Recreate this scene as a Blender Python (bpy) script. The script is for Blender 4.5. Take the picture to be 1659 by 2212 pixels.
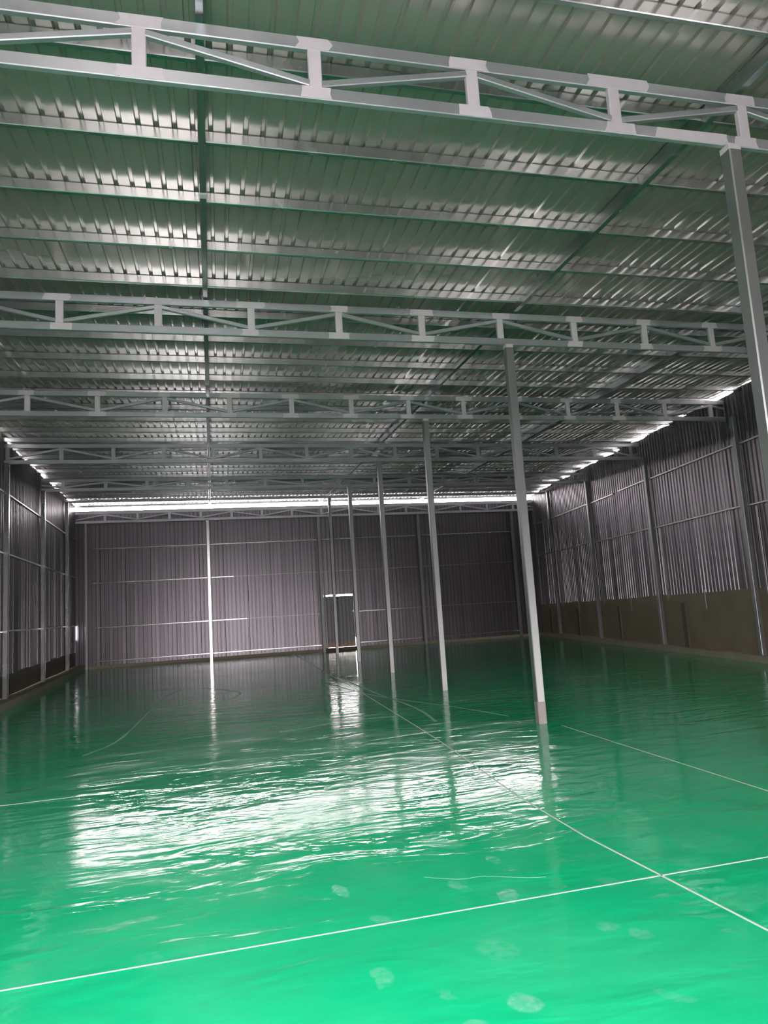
import bpy, bmesh, math, random
from mathutils import Vector, Matrix
random.seed(11)
for o in list(bpy.data.objects): bpy.data.objects.remove(o)
C = bpy.context.scene.collection
scene = bpy.context.scene

# ------------------------------------------------------------------ camera
F_PX, PITCH, YAW, ROLL, CAM_H = 1506.4, 0.131, 0.236, -0.063, 1.8
cam_data = bpy.data.cameras.new('camera')
cam = bpy.data.objects.new('camera', cam_data); C.objects.link(cam)
fwd = Vector((math.sin(YAW)*math.cos(PITCH), math.cos(YAW)*math.cos(PITCH), math.sin(PITCH)))
r0 = Vector((math.cos(YAW), -math.sin(YAW), 0)); u0 = r0.cross(fwd)
right = r0*math.cos(ROLL)+u0*math.sin(ROLL); up = -r0*math.sin(ROLL)+u0*math.cos(ROLL)
M = Matrix((right, up, -fwd)).transposed().to_4x4(); M.translation = Vector((0, 0, CAM_H))
cam.matrix_world = M
cam_data.sensor_fit = 'VERTICAL'; cam_data.sensor_height = 24.0
cam_data.lens = F_PX/2212*24.0
cam_data.clip_start = 0.05; cam_data.clip_end = 400
scene.camera = cam

# ------------------------------------------------------------------ daylight and exposure
SKY = 46.0
world = bpy.data.worlds.new('overcast_sky'); scene.world = world; world.use_nodes = True
wn = world.node_tree.nodes; wl = world.node_tree.links
bg = wn['Background']; bg.inputs['Strength'].default_value = SKY
tc = wn.new('ShaderNodeTexCoord'); sp = wn.new('ShaderNodeSeparateXYZ'); cr = wn.new('ShaderNodeValToRGB')
wl.new(tc.outputs['Generated'], sp.inputs[0]); wl.new(sp.outputs['Z'], cr.inputs[0])
cr.color_ramp.elements[0].position = 0.0; cr.color_ramp.elements[0].color = (1.0, 0.90, 0.91, 1)
cr.color_ramp.elements[1].position = 0.7; cr.color_ramp.elements[1].color = (0.86, 0.90, 1.0, 1)
wl.new(cr.outputs[0], bg.inputs['Color'])
vs = scene.view_settings
vs.view_transform = 'Standard'; vs.look = 'None'; vs.gamma = 1.0; vs.use_curve_mapping = False
vs.exposure = 0.0
scene.cycles.max_bounces = 10; scene.cycles.diffuse_bounces = 5; scene.cycles.glossy_bounces = 6
scene.cycles.sample_clamp_indirect = 12.0; scene.cycles.sample_clamp_direct = 0
scene.cycles.caustics_reflective = True

Y_FRONT = -1.5
def portal(name, loc, rx, rz, sx, sy):          # light portals lie in the real openings; they emit nothing themselves
    d = bpy.data.lights.new(name, 'AREA'); d.shape = 'RECTANGLE'; d.size = sx; d.size_y = sy
    d.cycles.is_portal = True
    o = bpy.data.objects.new(name, d); C.objects.link(o); o.location = loc; o.rotation_euler = (rx, 0, rz); return o

# ------------------------------------------------------------------ layout measured from the photograph
COLX = 4.35
TRUSS_Y = [4.67, 9.40, 13.83, 18.30, 22.85, 27.30]
TRUSS_Z = [5.50, 5.56, 5.64, 5.68, 5.78, 6.13]       # underside at COLX
def tilt(x): return -0.007*(x-COLX)
def zr(y): return 6.04+0.0075*(y-4.67)               # underside of the roof beams
BEAM_H = 0.17
def zs(x, y): return zr(y)+BEAM_H+tilt(x)            # underside of the roof sheets
def xl(y): return -5.0-0.045*(y-17.1)                # left wall plane
def xr(y): return 11.65+0.1405*(y-12.7)              # right wall plane
def yb(x): return 29.75-0.028*(x+5.2)                # back wall plane
def inv_xl(x): return 17.1+(-5.0-x)/0.045
def inv_xr(x): return 12.7+(x-11.65)/0.1405

# ------------------------------------------------------------------ materials
def mat(name, color, metal=0.0, rough=0.5, spec=0.5):
    m = bpy.data.materials.new(name); m.use_nodes = True
    b = m.node_tree.nodes['Principled BSDF']
    b.inputs['Base Color'].default_value = (*color, 1); b.inputs['Metallic'].default_value = metal
    b.inputs['Roughness'].default_value = rough; b.inputs['Specular IOR Level'].default_value = spec
    return m, m.node_tree.nodes, m.node_tree.links, b
def noisy(name, ca, cb, metal, ra, rb, scale, stretch=(1, 1, 1), detail=4, bump=0.0, bscale=None, bdist=0.01, spec=0.5):
    m, n, l, b = mat(name, ca, metal, ra, spec)
    tc = n.new('ShaderNodeTexCoord'); mp = n.new('ShaderNodeMapping'); mp.inputs['Scale'].default_value = stretch
    l.new(tc.outputs['Object'], mp.inputs[0])
    t = n.new('ShaderNodeTexNoise'); t.inputs['Scale'].default_value = scale; t.inputs['Detail'].default_value = detail
    l.new(mp.outputs[0], t.inputs['Vector'])
    r = n.new('ShaderNodeValToRGB'); r.color_ramp.elements[0].position = 0.1; r.color_ramp.elements[1].position = 0.9
    r.color_ramp.elements[0].color = (*ca, 1); r.color_ramp.elements[1].color = (*cb, 1)
    l.new(t.outputs['Fac'], r.inputs[0]); l.new(r.outputs[0], b.inputs['Base Color'])
    q = n.new('ShaderNodeMapRange'); q.inputs['From Min'].default_value = 0.1; q.inputs['From Max'].default_value = 0.9
    q.inputs['To Min'].default_value = ra; q.inputs['To Max'].default_value = rb
    l.new(t.outputs['Fac'], q.inputs['Value']); l.new(q.outputs[0], b.inputs['Roughness'])
    if bump:
        t2 = n.new('ShaderNodeTexNoise'); t2.inputs['Scale'].default_value = bscale or scale; t2.inputs['Detail'].default_value = 2
        l.new(mp.outputs[0], t2.inputs['Vector'])
        bp = n.new('ShaderNodeBump'); bp.inputs['Strength'].default_value = bump; bp.inputs['Distance'].default_value = bdist
        l.new(t2.outputs['Fac'], bp.inputs['Height']); l.new(bp.outputs[0], b.inputs['Normal'])
    return m
GALV = noisy('galvanised_tube', (0.36, 0.37, 0.38), (0.46, 0.47, 0.47), 0.85, 0.20, 0.30, 5)
COLM = noisy('galvanised_column', (0.29, 0.295, 0.295), (0.34, 0.345, 0.34), 0.75, 0.42, 0.5, 2, detail=1)
TUBE = noisy('galvanised_truss_tube', (0.43, 0.44, 0.46), (0.51, 0.52, 0.54), 0.7, 0.34, 0.5, 5)
PAINT = noisy('silver_weld_paint', (0.62, 0.55, 0.58), (0.72, 0.65, 0.68), 0.1, 0.5, 0.65, 12)
LITC = noisy('galvanised_painted_lit', (0.52, 0.51, 0.50), (0.60, 0.59, 0.57), 0.85, 0.22, 0.28, 3)  # lighter column metal; the doorway's mirrored brightness is put into its colour
FOOT = noisy('foot_paint_toned_for_shade', (0.26, 0.23, 0.225), (0.33, 0.29, 0.28), 0.1, 0.5, 0.65, 12)  # weld paint darkened in its colour, standing in for dimmer light at the foot
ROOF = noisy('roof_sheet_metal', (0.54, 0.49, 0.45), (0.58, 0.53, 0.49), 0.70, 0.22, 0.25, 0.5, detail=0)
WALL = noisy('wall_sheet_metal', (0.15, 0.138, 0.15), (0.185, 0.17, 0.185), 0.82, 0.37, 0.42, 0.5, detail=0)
GIRT = noisy('girt_steel', (0.27, 0.26, 0.26), (0.34, 0.33, 0.33), 0.8, 0.35, 0.45, 6)
CONC = noisy('raw_concrete', (0.16, 0.13, 0.085), (0.27, 0.225, 0.15), 0, 0.8, 0.95, 1.4, bump=0.4, bscale=20, bdist=0.01)
PIER = noisy('dark_concrete', (0.09, 0.075, 0.05), (0.13, 0.11, 0.08), 0, 0.8, 0.95, 2)
KERB = noisy('kerb_cement', (0.25, 0.215, 0.16), (0.34, 0.30, 0.23), 0, 0.75, 0.9, 4, bump=0.3, bscale=25, bdist=0.006)
GROUND = noisy('outside_concrete_ground', (0.32, 0.30, 0.28), (0.40, 0.38, 0.36), 0, 0.85, 0.95, 1.5)
JOINT = noisy('joint_filler', (0.62, 0.72, 0.62), (0.75, 0.80, 0.72), 0, 0.4, 0.6, 6)
TRAIL = noisy('dry_dust_trail', (0.12, 0.42, 0.28), (0.22, 0.46, 0.34), 0, 0.4, 0.7, 8)
HANDLE = mat('dull_steel_handle', (0.7, 0.7, 0.68), 0.9, 0.3)[0]

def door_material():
    m, n, l, b = mat('door_sheet_with_painted_glow', (0.15, 0.15, 0.15), 0.8, 0.5)
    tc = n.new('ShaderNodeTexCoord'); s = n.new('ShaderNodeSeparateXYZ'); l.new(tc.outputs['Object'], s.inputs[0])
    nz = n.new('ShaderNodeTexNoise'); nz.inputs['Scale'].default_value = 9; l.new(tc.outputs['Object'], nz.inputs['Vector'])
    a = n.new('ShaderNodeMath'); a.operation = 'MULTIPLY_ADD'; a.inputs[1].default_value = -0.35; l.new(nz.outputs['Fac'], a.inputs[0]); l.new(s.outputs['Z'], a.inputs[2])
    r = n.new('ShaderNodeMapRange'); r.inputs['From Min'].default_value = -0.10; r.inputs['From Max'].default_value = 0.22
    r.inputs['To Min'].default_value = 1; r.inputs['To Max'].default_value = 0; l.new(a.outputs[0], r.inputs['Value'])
    mx = n.new('ShaderNodeMix'); mx.data_type = 'RGBA'; mx.inputs[6].default_value = (0.14, 0.14, 0.14, 1); mx.inputs[7].default_value = (0.50, 0.27, 0.18, 1)  # brown glow at the door's foot, painted into the colour and fading upward
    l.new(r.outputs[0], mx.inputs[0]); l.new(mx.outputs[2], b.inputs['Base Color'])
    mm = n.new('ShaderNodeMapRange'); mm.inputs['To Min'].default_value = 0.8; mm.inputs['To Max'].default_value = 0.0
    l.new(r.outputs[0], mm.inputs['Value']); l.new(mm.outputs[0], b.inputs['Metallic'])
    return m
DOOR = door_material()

# places where dusty shoe prints dried on the floor: x, y, half width, half length, angle, strength
PRINTS = [(0.69, 4.72, .05, .11, .2, .8), (1.64, 4.25, .06, .10, -.3, .7), (1.41, 4.50, .05, .10, .3, .55), (0.84, 4.22, .05, .08, .5, .5),
          (1.34, 3.66, .10, .13, 0.1, .45), (1.98, 3.69, .05, .06, .4, .6), (2.10, 3.53, .05, .06, .2, .6), (0.71, 3.62, .05, .10, .1, .65),
          (1.26, 3.17, .07, .08, .5, .9), (1.79, 4.82, .05, .09, .2, .4), (0.95, 3.34, .03, .06, .5, .5), (-.22, 4.25, .08, .12, .2, .22),
          (-.42, 4.20, .08, .14, .6, .22), (1.55, 5.3, .10, .20, .8, .4), (1.0, 3.05, .07, .06, .2, .6), (1.9, 3.0, .10, .04, -.8, .4),
          (2.9, 3.7, .25, .12, .4, .25), (2.3, 4.2, .06, .1, .1, .3), (.2, 4.9, .04, .05, 0, .4), (3.3, 4.6, .2, .3, .3, .2)]
def floor_material():
    m, n, l, b = mat('green_epoxy_coating', (0.006, 0.56, 0.23), 0, 0.1, 0.6)
    tc = n.new('ShaderNodeTexCoord')
    def noise(scale, detail, stretch=(1, 1, 1), dist=0.0, loc=(0, 0, 0)):
        mp = n.new('ShaderNodeMapping'); mp.inputs['Scale'].default_value = stretch; mp.inputs['Location'].default_value = loc
        l.new(tc.outputs['Object'], mp.inputs[0])
        t = n.new('ShaderNodeTexNoise'); t.inputs['Scale'].default_value = scale; t.inputs['Detail'].default_value = detail
        t.inputs['Distortion'].default_value = dist; l.new(mp.outputs[0], t.inputs['Vector']); return t
    def rng(src, a, b_, c, d):
        r = n.new('ShaderNodeMapRange'); r.inputs['From Min'].default_value = a; r.inputs['From Max'].default_value = b_
        r.inputs['To Min'].default_value = c; r.inputs['To Max'].default_value = d; l.new(src, r.inputs['Value']); return r.outputs[0]
    def mth(op, a, b_):
        x = n.new('ShaderNodeMath'); x.operation = op
        for i, v in enumerate((a, b_)):
            if isinstance(v, (int, float)): x.inputs[i].default_value = v
            else: l.new(v, x.inputs[i])
        return x.outputs[0]
    # colour: thin milky haze clouds and shoe prints over an even green
    cloud = rng(noise(0.9, 5, dist=0.6).outputs['Fac'], 0.42, 0.75, 0.0, 0.10)
    mask = cloud
    wob = n.new('ShaderNodeTexNoise'); wob.inputs['Scale'].default_value = 9; wob.inputs['Detail'].default_value = 3
    l.new(tc.outputs['Object'], wob.inputs['Vector'])
    sc = n.new('ShaderNodeVectorMath'); sc.operation = 'SCALE'; sc.inputs['Scale'].default_value = 0.14
    l.new(wob.outputs['Color'], sc.inputs[0])
    ad = n.new('ShaderNodeVectorMath'); ad.operation = 'ADD'; l.new(tc.outputs['Object'], ad.inputs[0]); l.new(sc.outputs[0], ad.inputs[1])
    grime = rng(noise(22, 4).outputs['Fac'], 0.3, 0.65, 0.25, 1.0)
    for (x, y, a, c, ang, st) in PRINTS:
        mp = n.new('ShaderNodeMapping'); mp.vector_type = 'TEXTURE'
        mp.inputs['Location'].default_value = (x+0.07, y+0.07, 0.07); mp.inputs['Rotation'].default_value = (0, 0, ang)
        mp.inputs['Scale'].default_value = (a, c, 10)
        l.new(ad.outputs[0], mp.inputs[0])
        ln = n.new('ShaderNodeVectorMath'); ln.operation = 'LENGTH'; l.new(mp.outputs[0], ln.inputs[0])
        k = rng(ln.outputs['Value'], 0.8, 1.15, st*0.55, 0)
        mask = mth('MAXIMUM', mask, mth('MULTIPLY', k, grime))
    mx = n.new('ShaderNodeMix'); mx.data_type = 'RGBA'; mx.inputs[6].default_value = (0.006, 0.56, 0.23, 1); mx.inputs[7].default_value = (0.30, 0.62, 0.50, 1)
    l.new(mask, mx.inputs[0]); l.new(mx.outputs[2], b.inputs['Base Color'])
    # gloss: wet-looking pools next to slightly duller, grainy patches
    patch = noise(0.55, 4, stretch=(0.6, 1.3, 1), dist=0.8)
    rough = rng(patch.outputs['Fac'], 0.40, 0.62, 0.05, 0.13)
    l.new(mth('ADD', rough, mth('MULTIPLY', mask, 0.5)), b.inputs['Roughness'])
    # relief: trowel waves and a fine orange peel
    w1 = noise(1.5, 3, stretch=(0.6, 1.5, 1), dist=1.0)
    w2 = noise(7, 2, stretch=(0.5, 1.3, 1))
    w3 = noise(55, 1)
    h = mth('ADD', mth('MULTIPLY', w1.outputs['Fac'], 0.022), mth('ADD', mth('MULTIPLY', w2.outputs['Fac'], 0.0052),
            mth('MULTIPLY', w3.outputs['Fac'], 0.0005)))
    bp = n.new('ShaderNodeBump'); bp.inputs['Strength'].default_value = 1.0; bp.inputs['Distance'].default_value = 0.5
    l.new(h, bp.inputs['Height']); l.new(bp.outputs[0], b.inputs['Normal'])
    return m
FLOOR = floor_material()

# ------------------------------------------------------------------ builders
def link(name, mesh, parent=None):
    o = bpy.data.objects.new(name, mesh); C.objects.link(o)
    if parent is not None: o.parent = parent
    return o
def mesh_of(name, verts, faces, m):
    me = bpy.data.meshes.new(name); me.from_pydata([tuple(v) for v in verts], [], faces); me.materials.append(m); me.update(); return me
def beam_geo(p1, p2, w, h, upv=(0, 0, 1), ch=0.006):
    """A tube from p1 to p2: w across, h along the up direction, with chamfered long edges."""
    p1, p2 = Vector(p1), Vector(p2); d = (p2-p1).normalized(); u = Vector(upv); s = d.cross(u).normalized(); u = s.cross(d)
    a, b = w/2, h/2; c = min(ch, a*0.4, b*0.4)
    prof = [(a, -b+c), (a, b-c), (a-c, b), (-a+c, b), (-a, b-c), (-a, -b+c), (-a+c, -b), (a-c, -b)]
    V = [p1+s*x+u*z for x, z in prof]+[p2+s*x+u*z for x, z in prof]
    Fc = [(i, (i+1) % 8, 8+(i+1) % 8, 8+i) for i in range(8)]+[tuple(range(7, -1, -1)), tuple(range(8, 16))]
    return V, Fc
def beam(name, p1, p2, w, h, m, parent=None, upv=(0, 0, 1), ch=0.006):
    V, Fc = beam_geo(p1, p2, w, h, upv, ch); return link(name, mesh_of(name, V, Fc, m), parent)
def block(name, x0, x1, y0, y1, z0, z1, m, parent=None, ch=0.006):
    return beam(name, ((x0+x1)/2, (y0+y1)/2, z0), ((x0+x1)/2, (y0+y1)/2, z1), x1-x0, y1-y0, m, parent, upv=(0, 1, 0), ch=ch)
def thing(name, label, cat, loc=(0, 0, 0), group=None):
    o = bpy.data.objects.new(name, None); C.objects.link(o); o['label'] = label; o['category'] = cat
    o.empty_display_size = 0.2
    if group: o['group'] = group
    return o
def struct(o): o['kind'] = 'structure'; return o
def empty_struct(name):
    o = bpy.data.objects.new(name, None); C.objects.link(o); o['kind'] = 'structure'; return o

PITCH_R = 0.16
RIB = [(0.0, 0), (0.108, 0), (0.119, 1), (0.149, 1)]            # flat pan, then a raised rib
def profile(n, rib_h):
    pts = []
    for k in range(n):
        a, b, c, d = [random.uniform(-0.0035, 0.0035) for _ in range(4)]
        for (t, hgt), j in zip(RIB, (0, a, b, c)): pts.append((k*PITCH_R+t+j, hgt*rib_h*(1+d*30)+(random.uniform(0, .003) if hgt == 0 else 0)))
    pts.append((n*PITCH_R+0.012, 0)); return pts
def wall_sheet(P, n, z0f, z1f, d, nrm, rib_h, parent, name='wall_sheet', jag=0.0):
    """Vertical trapezoidal sheet starting at P, running along d; ribs stand out to the room side of nrm."""
    pts = profile(n, rib_h); V = []; Fc = []
    lift = random.uniform(0, 0.004)
    for (t, h) in pts:
        q = Vector(P)+Vector(d)*t+Vector(nrm)*(h+lift)
        V.append((q.x, q.y, z0f(q)+random.uniform(-jag, jag))); V.append((q.x, q.y, z1f(q)))
    for i in range(len(pts)-1): Fc.append((2*i, 2*i+2, 2*i+3, 2*i+1))
    return link(name, mesh_of(name, V, Fc, WALL), parent)

# ------------------------------------------------------------------ floor and ground
def poly(name, pts, z0, z1, m, parent=None):
    n = len(pts); V = [(x, y, z0) for x, y in pts]+[(x, y, z1) for x, y in pts]
    Fc = [tuple(range(n-1, -1, -1)), tuple(range(n, 2*n))]+[(i, (i+1) % n, n+(i+1) % n, n+i) for i in range(n)]
    return link(name, mesh_of(name, V, Fc, m), parent)
Y_EDGE = 1.9
outl = [(xl(Y_EDGE)-.05, Y_EDGE), (xr(Y_EDGE)+.05, Y_EDGE), (xr(29.3)+.15, yb(14)+.05), (xl(29.8)-.1, yb(-5.5)+.05)]
floor = struct(poly('floor', outl, -0.12, 0.0, FLOOR))
bounce_apron = struct(poly('added_bounce_apron', [(xl(Y_FRONT)-.05, Y_FRONT-.1), (xr(Y_FRONT)+.05, Y_FRONT-.1), (xr(Y_EDGE)+.05, Y_EDGE), (xl(Y_EDGE)-.05, Y_EDGE)], -0.12, -0.003, GROUND))  # unseen bare concrete floor, added to bounce neutral light onto trusses and roof
grd = struct(poly('ground', [(-60, -60), (70, -60), (70, 90), (-60, 90)], -0.4, -0.125, GROUND))

def ribbon(name, pts, w, m, parent, z=0.0015, jit=0.0):
    V = []; Fc = []
    for i, p in enumerate(pts):
        a = Vector(pts[max(i-1, 0)]); b = Vector(pts[min(i+1, len(pts)-1)]); t = (b-a).normalized(); s = Vector((-t.y, t.x))
        ww = w*(1+random.uniform(-jit, jit))/2
        for sg in (-1, 1):
            q = Vector(p)+s*ww*sg; V.append((q.x, q.y, z)); 
        for sg in (-1, 1):
            q = Vector(p)+s*ww*sg*1.05; V.append((q.x, q.y, -0.002))
    for i in range(len(pts)-1):
        a, b = 4*i, 4*i+4
        Fc += [(a, b, b+1, a+1), (a+2, b+2, b, a), (a+1, b+1, b+3, a+3)]
    return link(name, mesh_of(name, V, Fc, m), parent)
def line(a, b, n=12): return [(a[0]+(b[0]-a[0])*i/n, a[1]+(b[1]-a[1])*i/n) for i in range(n+1)]
ribbon('joint_strip', [(2.78, 1.9), (2.71, 3.35), (2.58, 5.0), (2.57, 6.2), (2.70, 8.8), (2.73, 10.0), (2.80, 14.3), (2.85, 29.0)], 0.014, JOINT, floor)
ribbon('joint_strip', line((-4.5, 4.13), (10.2, 4.20)), 0.011, JOINT, floor)
ribbon('joint_strip', line((4.55, 4.25), (4.50, 9.1)), 0.012, JOINT, floor)
ribbon('joint_strip', line((-4.5, 8.14), (-1.2, 8.22)), 0.008, JOINT, floor)

def smooth(pts, n=6):
    out = []
    for i in range(len(pts)-1):
        p0 = Vector(pts[max(i-1, 0)]); p1 = Vector(pts[i]); p2 = Vector(pts[i+1]); p3 = Vector(pts[min(i+2, len(pts)-1)])
        for k in range(n):
            t = k/n; out.append(tuple(0.5*((2*p1)+(p2-p0)*t+(2*p0-5*p1+4*p2-p3)*t*t+(3*p1-p0-3*p2+p3)*t**3)))
    out.append(tuple(pts[-1])); return out
for pts, w in (([(-1.9, 10.6), (-1.58, 11.6), (-1.45, 14.0), (-1.31, 17.2), (-0.9, 18.6), (-0.36, 18.3), (0.32, 16.9), (0.30, 16.2), (-0.03, 15.4), (-1.4, 15.0)], 0.035),
               ([(0.80, 10.9), (1.2, 11.0), (1.7, 11.25), (2.2, 11.3), (2.7, 11.25)], 0.05),
               ([(1.25, 4.72), (1.45, 4.60), (1.62, 4.58), (1.85, 4.46), (1.98, 4.42)], 0.005),
               ([(2.9, 19.5), (3.0, 15.2), (3.2, 12.0), (3.1, 10.4)], 0.035),
               ([(2.4, 17.2), (2.95, 14.0), (3.8, 11.6), (4.2, 10.2)], 0.03)):
    ribbon('dust_trail', smooth(pts), w, TRAIL, floor, z=0.001, jit=0.5)

# ------------------------------------------------------------------ roof: corrugated sheets on purlins
ceiling = empty_struct('ceiling')
x = -5.85
while x < 14.4:
    pts = profile(6, 0.028); V = []; Fc = []; lift = 0.0
    for (t, h) in pts:
        px = x+t
        ys = Y_FRONT-0.4; ye = yb(px)+0.30
        if px < xl(Y_FRONT)-0.06: ys = max(ys, inv_xl(px+0.06))
        if px > xr(Y_FRONT)+0.08: ys = max(ys, inv_xr(px-0.08))
        ys = min(ys, ye-0.02)
        V += [(px, ys, zs(px, ys)+h+lift), (px, ye, zs(px, ye)+h+lift)]
    for i in range(len(pts)-1): Fc.append((2*i, 2*i+1, 2*i+3, 2*i+2))
    link('roof_sheet', mesh_of('roof_sheet', V, Fc, ROOF), ceiling)
    x += 6*PITCH_R
BEAMX = [(-0.02, -0.30), (4.56, 4.28), (8.30, 8.62)]
def bx(k, y): a, b = BEAMX[k]; return a+(b-a)*(y-4.6)/24
PUR_H = 0.115
y = -0.86
while y < 28.9:
    for seg in range(4):
        xa = xl(y)-0.02 if seg == 0 else bx(seg-1, y)+0.035
        xb_ = xr(y)+0.02 if seg == 3 else bx(seg, y)-0.035
        jy = random.uniform(-0.012, 0.012)
        zz = lambda X: zs(X, y)-PUR_H/2
        beam('purlin', (xa, y+jy, zz(xa)), (xb_, y+jy+random.uniform(-.006, .006), zz(xb_)), 0.05, PUR_H-0.002, GALV, ceiling)
    y += 1.0
for seg in range(4):                                       # eave purlin just inside the back wall; daylight shows under it and through the ribs above it
    xa = xl(29.4)+.06 if seg == 0 else bx(seg-1, 29.4)+0.036
    xb_ = xr(29.1)-.06 if seg == 3 else bx(seg, 29.4)-0.036
    beam('purlin', (xa, yb(xa)-0.09, zs(xa, 29.5)-0.046), (xb_, yb(xb_)-0.09, zs(xb_, 29.5)-0.046), 0.05, 0.09, GALV, ceiling)

LBL = ['long roof beam left of centre running back over all the trusses', 'long roof beam running back above the free standing row of columns',
       'right-hand long roof beam between the column row and right wall']
for k in range(3):
    y0, y1 = Y_FRONT, 29.25; x0, x1 = bx(k, y0), bx(k, y1)
    t = thing('roof_beam', LBL[k], 'beam', group='long roof beams')
    cuts = [y0, 6.9, 13.2, 19.3, 25.2, y1]
    for j in range(5):
        a, b = cuts[j], cuts[j+1]
        s = beam('beam_length', (bx(k, a), a, zr(a)+tilt(bx(k, a))+BEAM_H/2), (bx(k, b), b, zr(b)+tilt(bx(k, b))+BEAM_H/2), 0.065, BEAM_H-0.004, GALV, t)
    if k == 0:
        for yy in (6.9, 13.2):
            c = beam('joint_collar', (bx(0, yy), yy-0.04, zr(yy)+tilt(0)+0.05), (bx(0, yy), yy+0.04, zr(yy)+tilt(0)+0.05), 0.075, 0.115, PAINT, t)

# ------------------------------------------------------------------ trusses
def patch_geo(x0, x1, z0, z1, yf, slope):
    """irregular coat of silver paint wrapped over the front of a chord"""
    n = 6; top = [(x0+(x1-x0)*i/n+random.uniform(-.012, .012), z1) for i in range(n+1)]
    ring = [(x0-random.uniform(0, .03), z0), (x0-random.uniform(-.02, .02), (z0+z1)/2)]+top[:1]+top[1:]+[(x1+random.uniform(-.02, .03), (z0+z1)/2), (x1+random.uniform(-.02, .02), z0)]
    N = len(ring); V = [(a, yf, b) for a, b in ring]+[(a, yf+0.03, b) for a, b in ring]
    Fc = [tuple(range(N)), tuple(range(2*N-1, N-1, -1))]+[(i, N+i, N+(i+1) % N, (i+1) % N) for i in range(N)]
    return V, Fc
HG = 0.50
def truss(label, Y, ZB, X0, top_at_X0, pan, patches, yfun=None, x_start=None, x_end=None, seed=0, w=0.05, hg=HG):
    random.seed(100+seed)
    yy = yfun or (lambda X: Y)
    t = thing('roof_truss', label, 'truss', group='roof trusses')
    xa = x_start if x_start is not None else xl(Y)+0.03
    xb_ = x_end if x_end is not None else xr(Y)-0.03
    zb = lambda X: ZB+tilt(X)
    CH = 0.10
    beam('top_chord', (xa, yy(xa), zb(xa)+hg-CH/2), (xb_, yy(xb_), zb(xb_)+hg-CH/2), w, CH, TUBE, t)
    beam('bottom_chord', (xa, yy(xa), zb(xa)+CH/2), (xb_, yy(xb_), zb(xb_)+CH/2), w, CH, TUBE, t)
    k = math.ceil((xa+0.05-X0)/pan); nodes = []
    while X0+k*pan < xb_-0.05:
        nodes.append((X0+k*pan, (k % 2 == 0) == top_at_X0)); k += 1
    for (X, top) in nodes:
        beam('vertical_strut', (X, yy(X), zb(X)+CH-0.002), (X, yy(X), zb(X)+hg-CH+0.002), w-0.002, 0.10, PAINT if patches else TUBE, t, upv=(1, 0, 0))
    ext = [(nodes[0][0]-pan, not nodes[0][1])]+nodes+[(nodes[-1][0]+pan, not nodes[-1][1])]
    for i in range(len(ext)-1):
        (Xa, ta), (Xb, tb) = ext[i], ext[i+1]
        za = zb(Xa)+(hg-CH-0.03 if ta else CH+0.03); zb2 = zb(Xb)+(hg-CH-0.03 if tb else CH+0.03)
        A = Vector((Xa+0.045, yy(Xa), za)); B = Vector((Xb-0.045, yy(Xb), zb2))
        lo = max(A.x, xa+0.01); hi = min(B.x, xb_-0.01)
        if hi-lo < 0.1: continue
        f = lambda X: A+(B-A)*((X-A.x)/(B.x-A.x))
        beam('diagonal_brace', f(lo), f(hi), 0.048, 0.052, TUBE, t)
    if patches:
        for (X, top) in nodes:
            for zlo, zhi, ok in ((zb(X)+0.004, zb(X)+CH-0.004, patches > 1 or top is False or random.random() < .5), (zb(X)+hg-CH+0.004, zb(X)+hg-0.004, True)):
                if not ok: continue
                g1 = random.uniform(.10, .19); g2 = random.uniform(.10, .19)
                V, Fc = patch_geo(X-g1, X+g2, zlo, zhi, yy(X)-w/2-0.0025, 0)
                o = link('weld_paint_patch', mesh_of('weld_paint_patch', V, Fc, PAINT), t)
        if patches > 1:
            for (xc, hw, dz) in ((3.34, .27, hg-CH), (4.00, .34, 0)):
                V, Fc = patch_geo(xc-hw, xc+hw, zb(xc)+dz+.003, zb(xc)+dz+CH-.003+(.012 if dz else 0), yy(xc)-w/2-0.003, 0)
                link('weld_paint_patch', mesh_of('weld_paint_patch', V, Fc, PAINT), t)
    return t
TL = ['nearest roof truss at the top of the picture with pale painted welds', 'second roof truss from the camera, crossing above the tall middle column',
      'third roof truss from the camera, ending beyond the bright right eaves gap', 'fourth roof truss back, resting on the first visible left wall column',
      'fifth roof truss back, thin and dim against the roof']
truss(TL[0], TRUSS_Y[0], TRUSS_Z[0], 4.54, True, 1.245, 2, seed=0)
truss(TL[1], TRUSS_Y[1], TRUSS_Z[1], 4.24, True, 1.235, 1, seed=1)
truss(TL[2], TRUSS_Y[2], TRUSS_Z[2], 4.00, True, 1.235, 1, seed=2)
truss(TL[3], TRUSS_Y[3], TRUSS_Z[3], 3.59, True, 1.220, 0, seed=3)
truss(TL[4], TRUSS_Y[4], TRUSS_Z[4], 4.00, True, 1.23, 0, seed=4, hg=0.40)
t = thing('header_beam', 'single thin cross beam on the farthest free standing column, above the daylight strip', 'beam')
yy = TRUSS_Y[5]; ca, cb = xl(yy)+.03, xr(yy)-.03
for a, b in ((ca, COLX), (COLX, cb)):
    beam('beam_length', (a, yy, TRUSS_Z[5]+tilt(a)+.04), (b, yy, TRUSS_Z[5]+tilt(b)+.04), 0.06, 0.075, TUBE, t)
truss('roof truss flat against the back wall under the daylight strip', 29.2, 5.64, -4.4, True, 1.24, 0, yfun=lambda X: yb(X)-0.22, x_start=xl(29.6)+.05, x_end=xr(29.0)-.02, seed=6, hg=0.46)

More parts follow.
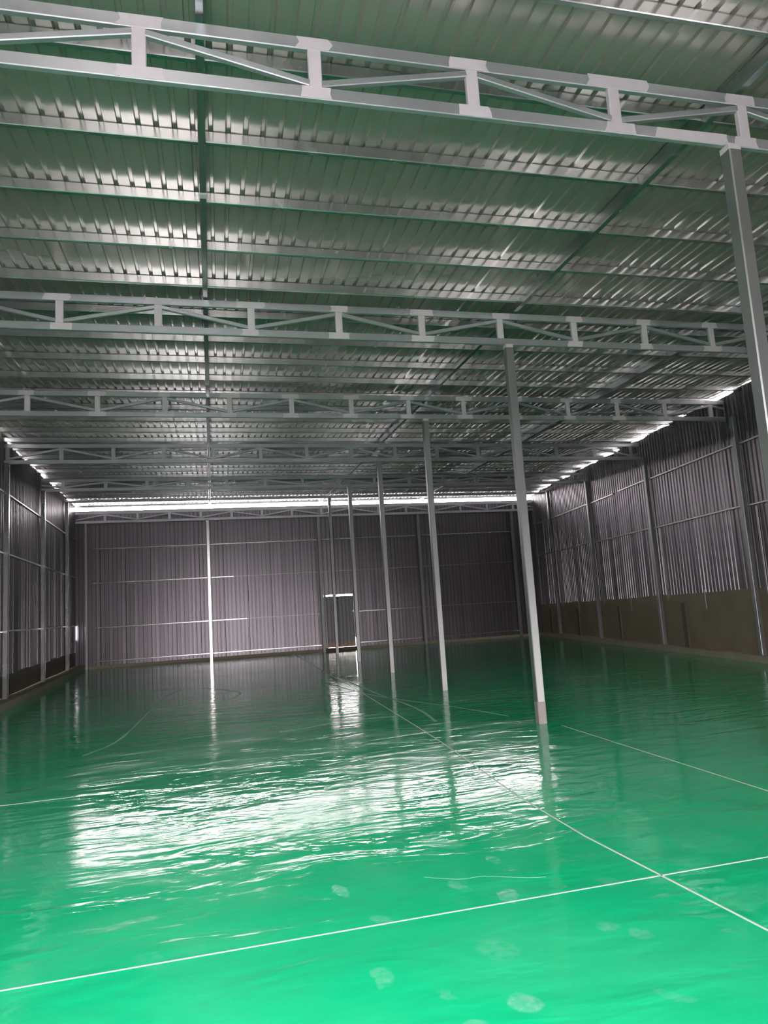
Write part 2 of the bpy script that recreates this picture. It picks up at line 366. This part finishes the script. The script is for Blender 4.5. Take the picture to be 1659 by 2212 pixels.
# ------------------------------------------------------------------ columns
def column(label, X, Y, z0, z1, group, w=0.12, base=False, cap=False, m=COLM, name='steel_column'):
    t = thing(name, label, 'column', group=group)
    block('shaft', X-w/2, X+w/2, Y-w/2, Y+w/2, z0, z1, m, t, ch=0.010)
    e = 0.002
    if base: block('base_paint_band', X-w/2-e, X+w/2+e, Y-w/2-e, Y+w/2+e, z0+0.001, z0+0.30, FOOT, t, ch=0.010)
    if cap: block('top_paint_band', X-w/2-e, X+w/2+e, Y-w/2-e, Y+w/2+e, z1-0.05, z1, PAINT, t, ch=0.010)
    return t
CL = ['nearest steel column at the right edge, rising out of frame to the first truss', 'tall middle steel column with a pale painted foot on the green floor',
      'third steel column of the free standing row, just left of the painted-foot column', 'fourth steel column of the free standing row, halfway to the door',
      'fifth steel column of the row, standing just in front of the door right edge', 'farthest steel column of the row, standing in front of the door']
for i in range(6):
    column(CL[i], COLX+0.03*(i == 0), TRUSS_Y[i], 0, TRUSS_Z[i]+tilt(COLX)-0.002, 'free standing column row', base=(i == 1), cap=(i < 3))
LL = ['left wall steel column nearest the picture edge, under the fourth truss', 'left wall steel column in the middle of the three on the kerb',
      'left wall steel column farthest back, next to the corner']
for i, Y in enumerate((18.2, 22.65, 27.0)):
    j = 3+i; X = xl(Y)+0.12
    column(LL[i], X, Y, 0.17, TRUSS_Z[j]+tilt(X)-0.002, 'left wall columns', w=0.115, m=GALV)
column('left wall steel column cut by the left picture edge', xl(16.3)+.1, 16.3, 0.17, zs(-5, 16.3)-.2, 'left wall columns', w=0.06)
RL = ['right wall steel column nearest the camera, partly hidden by the near column', 'second nearest right wall steel column, left of the dark pier',
      'third right wall steel column counted from the camera', 'right wall steel column farthest back near the corner']
for i, Y in enumerate((13.45, 17.9, 22.4, 26.6)):
    X = xr(Y)-0.10
    column(RL[i], X, Y, 0.15, [TRUSS_Z[2], TRUSS_Z[3], TRUSS_Z[4], TRUSS_Z[5]][i]+tilt(X)-0.002, 'right wall columns', w=0.115)
for i, (X, lab) in enumerate(((-5.12, 'corner steel column at the left end of the back wall'), (-0.42, 'brightly lit steel column on the left half of back wall'),
                              (4.13, 'back wall steel column at the left jamb of the door'), (8.5, 'faint back wall steel column right of the door'),
                              (12.85, 'back wall steel column near the right corner, behind the painted-foot column'))):
    column(lab, X, yb(X)-0.22, 0.0, 5.64+tilt(X)-0.002, 'back wall columns', w=0.12 if i else 0.10, m=LITC if i == 1 else COLM)

# ------------------------------------------------------------------ left wall
wall_left = empty_struct('wall_left')
dL = Vector((-0.045, 1, 0)).normalized(); nL = Vector((dL.y, -dL.x, 0))
eave_noise = lambda s: (random.Random(s).random())
def gap_top(q, seed):
    g = 0.052
    for k in range(3):
        ph = math.sin(q.y*(1.7+k*1.3)+seed*(k+1)*1.7); g -= 0.032*max(0, ph)
    return zs(q.x, q.y)-max(g, 0.0)
L_TOT = 31.30/dL.y; step = 6*PITCH_R; s = 0.0
while s < L_TOT-0.01:
    P = Vector((xl(Y_FRONT), Y_FRONT, 0))+dL*s
    n_r = 6 if s+step <= L_TOT else max(1, int((L_TOT-s)/PITCH_R))
    drop = 0.70+random.uniform(-0.035, 0.035)
    if s+step > L_TOT-0.01:     # the lower half of the last sheet stops short of the corner and leaves a slit of daylight
        n_r = math.ceil((L_TOT-s)/PITCH_R)
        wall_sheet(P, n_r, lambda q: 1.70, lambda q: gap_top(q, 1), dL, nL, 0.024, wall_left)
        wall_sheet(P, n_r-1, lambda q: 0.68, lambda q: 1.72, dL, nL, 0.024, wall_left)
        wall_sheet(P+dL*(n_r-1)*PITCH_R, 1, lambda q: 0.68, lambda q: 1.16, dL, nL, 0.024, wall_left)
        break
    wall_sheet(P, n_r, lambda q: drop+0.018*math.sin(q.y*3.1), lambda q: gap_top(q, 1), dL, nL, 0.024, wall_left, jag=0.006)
    s += step
def lw(y, off): return (xl(y)+off, y)
for z in (1.72, 3.58, 5.06):
    ys = [Y_FRONT, 4.7, 9.4, 13.8, 18.2, 22.65, 27.0, 29.6]
    for a, b in zip(ys[:-1], ys[1:]):
        pa, pb = lw(a+.04, .045), lw(b-.04, .045)
        beam('girt', (*pa, z), (*pb, z-0.01), 0.04, 0.045, GIRT, wall_left)
plinth = poly('plinth', [lw(Y_FRONT, -.06), lw(29.95, -.06), lw(29.95, -.012), lw(Y_FRONT, -.012)][::-1], -0.1, 0.82, PIER, wall_left)
base_l = poly('baseboard_left', [lw(Y_FRONT, .0), lw(Y_FRONT, .34), lw(29.65, .34), lw(29.65, .0)], -0.1, 0.17, KERB); struct(base_l)

# ------------------------------------------------------------------ right wall
wall_right = empty_struct('wall_right')
dR = Vector((0.1405, 1, 0)).normalized(); nR = Vector((-dR.y, dR.x, 0))
R_TOT = 30.9/dR.y; s = 0.0
while s < R_TOT-0.01:
    P = Vector((xr(Y_FRONT), Y_FRONT, 0))+dR*s
    n_r = 6 if s+step <= R_TOT else math.ceil((R_TOT-s)/PITCH_R)
    dz = random.uniform(-0.02, 0.02)
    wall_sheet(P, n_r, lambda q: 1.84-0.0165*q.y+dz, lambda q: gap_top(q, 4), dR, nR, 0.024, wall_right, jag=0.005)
    s += step
def rw(y, off): return (xr(y)-off, y)
for zf, y0 in ((3.52, -1.5), (4.92, 20.3), (4.96, -1.5)):
    ys = [y0]+[v for v in (4.7, 9.4, 13.45, 17.9, 22.4, 26.6, 29.0) if v > y0+.5]
    if zf == 4.96: ys = [-1.5, 4.7, 9.4, 13.45, 17.9, 20.0]
    for a, b in zip(ys[:-1], ys[1:]):
        beam('girt', (*rw(a+.04, .045), zf), (*rw(b-.04, .045), zf-0.02), 0.04, 0.045, GIRT, wall_right)
pl = [rw(Y_FRONT, -.10), rw(29.5, -.10), rw(29.5, -.012), rw(Y_FRONT, -.012)]
V = []
for (px, py) in pl: V.append((px, py, -0.1))
for (px, py) in pl: V.append((px, py, 1.98-0.0165*py))
Fc = [(0, 1, 2, 3), (7, 6, 5, 4), (0, 4, 5, 1), (1, 5, 6, 2), (2, 6, 7, 3), (3, 7, 4, 0)]
link('plinth', mesh_of('plinth', V, Fc, CONC), wall_right)
for (yy, w, dd) in ((16.75, .20, .05), (20.9, .12, .04), (24.6, .2, .05), (27.8, .2, .05), (12.6, .2, .05)):
    a, b = rw(yy-w/2, .0), rw(yy+w/2, .0)
    poly('pier', [rw(yy-w/2, -.02), rw(yy-w/2, dd), rw(yy+w/2, dd), rw(yy+w/2, -.02)][::-1], -0.1, 1.60-0.0165*yy, PIER, wall_right)
for (yy) in (13.85, 18.25, 22.75, 26.95):                      # slim posts standing beside each wall column, below the lower girt
    p = rw(yy-0.82, .07)
    block('stud', p[0]-.025, p[0]+.025, p[1]-.03, p[1]+.03, 1.72-0.0165*yy, 3.45, GIRT, wall_right)
for (yy) in (15.6, 19.9, 24.4):
    p = rw(yy, .03)
    block('bracket', p[0]-.02, p[0]+.02, p[1]-.02, p[1]+.02, 1.42-0.0165*yy, 1.90-0.0165*yy, GIRT, wall_right)
base_r = poly('baseboard_right', [rw(Y_FRONT, .0), rw(Y_FRONT, .22), rw(28.9, .22), rw(28.9, .0)][::-1], -0.1, 0.15, KERB); struct(base_r)

# ------------------------------------------------------------------ back wall and its door
wall_back = empty_struct('wall_back')
dB = Vector((1, -0.028, 0)).normalized(); nB = Vector((-dB.y*0+dB.y, -dB.x, 0)).normalized()
D0, D1, DT = 4.20, 5.52, 2.32
xa = xl(29.75)-0.02; x_end = xr(29.2)+0.02; x = xa
def back_run(x0, x1, z0, z1f):
    x = x0
    while x < x1-0.02:
        n_r = min(6, max(1, math.ceil((x1-x)/PITCH_R-0.05)))
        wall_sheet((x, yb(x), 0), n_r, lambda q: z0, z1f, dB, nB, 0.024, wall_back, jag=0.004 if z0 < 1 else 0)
        x += n_r*PITCH_R*dB.x
topf = lambda q: 6.17+tilt(q.x)
back_run(xa, D0-0.02, 0.04, topf)
back_run(D0-0.02, D1+0.03, DT, topf)
back_run(D1+0.03, x_end, 0.04, topf)
cols = [-5.1, -0.42, 4.13]
def bw(x, off): return (x, yb(x)-off)
for z, segs in ((0.27, [(-4.9, -0.5), (-0.34, 4.05), (5.7, 8.4), (8.6, 12.8)]), (1.57, [(-4.9, -0.5), (-0.34, 1.04), (5.7, 7.6)]),
                (3.32, [(-4.9, -0.5), (-0.34, 0.55)]), (4.68, [(-4.9, -0.5), (-0.34, 4.05), (4.25, 8.4), (8.6, 12.8)])):
    for a, b in segs: beam('girt', (*bw(a, .09), z), (*bw(b, .09), z), 0.04, 0.045, GALV, wall_back)
for z, segs in ((1.57, [(1.04, 4.05), (7.6, 8.4), (8.6, 12.8)]), (3.32, [(0.55, 4.05), (4.25, 8.4), (8.6, 12.8)])):
    for a, b in segs: beam('girt', (*bw(a, .05), z), (*bw(b, .05), z), 0.03, 0.03, GIRT, wall_back)
baseb = struct(poly('baseboard_back', [bw(xl(29.6)-.03, .0), bw(xl(29.6)-.03, .08), bw(D0-.05, .08), bw(D0-.05, .0)][::-1], -0.05, 0.10, KERB))
basec = struct(poly('trim_1', [bw(D1+.08, .0), bw(D1+.08, .08), bw(xr(29.2)+.04, .08), bw(xr(29.2)+.04, .0)][::-1], -0.05, 0.10, KERB))
# door
door = empty_struct('door_1')
m_p = []
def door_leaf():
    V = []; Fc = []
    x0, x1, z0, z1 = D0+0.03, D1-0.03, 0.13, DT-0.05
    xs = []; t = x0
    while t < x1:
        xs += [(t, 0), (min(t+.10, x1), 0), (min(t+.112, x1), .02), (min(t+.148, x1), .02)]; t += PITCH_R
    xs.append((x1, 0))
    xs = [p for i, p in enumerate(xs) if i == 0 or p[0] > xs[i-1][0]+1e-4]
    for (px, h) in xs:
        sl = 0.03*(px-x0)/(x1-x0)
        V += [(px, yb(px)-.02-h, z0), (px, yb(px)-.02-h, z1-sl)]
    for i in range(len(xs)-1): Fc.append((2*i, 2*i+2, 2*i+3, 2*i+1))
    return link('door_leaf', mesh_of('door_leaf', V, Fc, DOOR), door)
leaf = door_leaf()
block('jamb', D0-.03, D0+.035, yb(D0)-.06, yb(D0)-.005, 0, DT, GIRT, door)
block('jamb', D1-.06, D1+.05, yb(D1)-.06, yb(D1)-.005, 0.50, DT, GIRT, door)
poly('threshold', [bw(D0-.05, .0), bw(D0-.05, .14), bw(D1+.08, .14), bw(D1+.08, .0)][::-1], -0.05, 0.12, PIER, door)
block('door_handle', D1-.10, D1-.04, yb(D1)-.09, yb(D1)-.03, 1.56, 1.64, HANDLE, door, ch=.015)

# ------------------------------------------------------------------ front wall behind the camera, with the two openings that let the daylight in
wall_front = empty_struct('wall_front')
OPEN = [(-2.2, 0.45, 4.3), (6.8, 8.5, 1.9)]
xs = [xl(Y_FRONT)-.1, OPEN[0][0], OPEN[0][1], OPEN[1][0], OPEN[1][1], xr(Y_FRONT)+.1]
dF = Vector((1, 0, 0)); nF = Vector((0, 1, 0))
def front_run(x0, x1, z0):
    x = x0
    while x < x1-0.02:
        n_r = min(6, max(1, math.ceil((x1-x)/PITCH_R-0.05)))
        wall_sheet((x, Y_FRONT, 0), n_r, lambda q: z0, lambda q: zs(q.x, Y_FRONT), dF, nF, 0.024, wall_front); x += n_r*PITCH_R
front_run(xs[0], xs[1], 0.0); front_run(xs[1], xs[2], OPEN[0][2]); front_run(xs[2], xs[3], 0.0)
front_run(xs[3], xs[4], OPEN[1][2]); front_run(xs[4], xs[5], 0.0)
for k, (a, b, h) in enumerate(OPEN):
    portal('doorway_portal', ((a+b)/2, Y_FRONT-.05, h/2), math.radians(90), 0, b-a, h)
portal('daylight_strip_portal', (4.3, yb(4.3)+.02, 6.31), math.radians(-90), math.radians(-1.6), 18.6, 0.3)
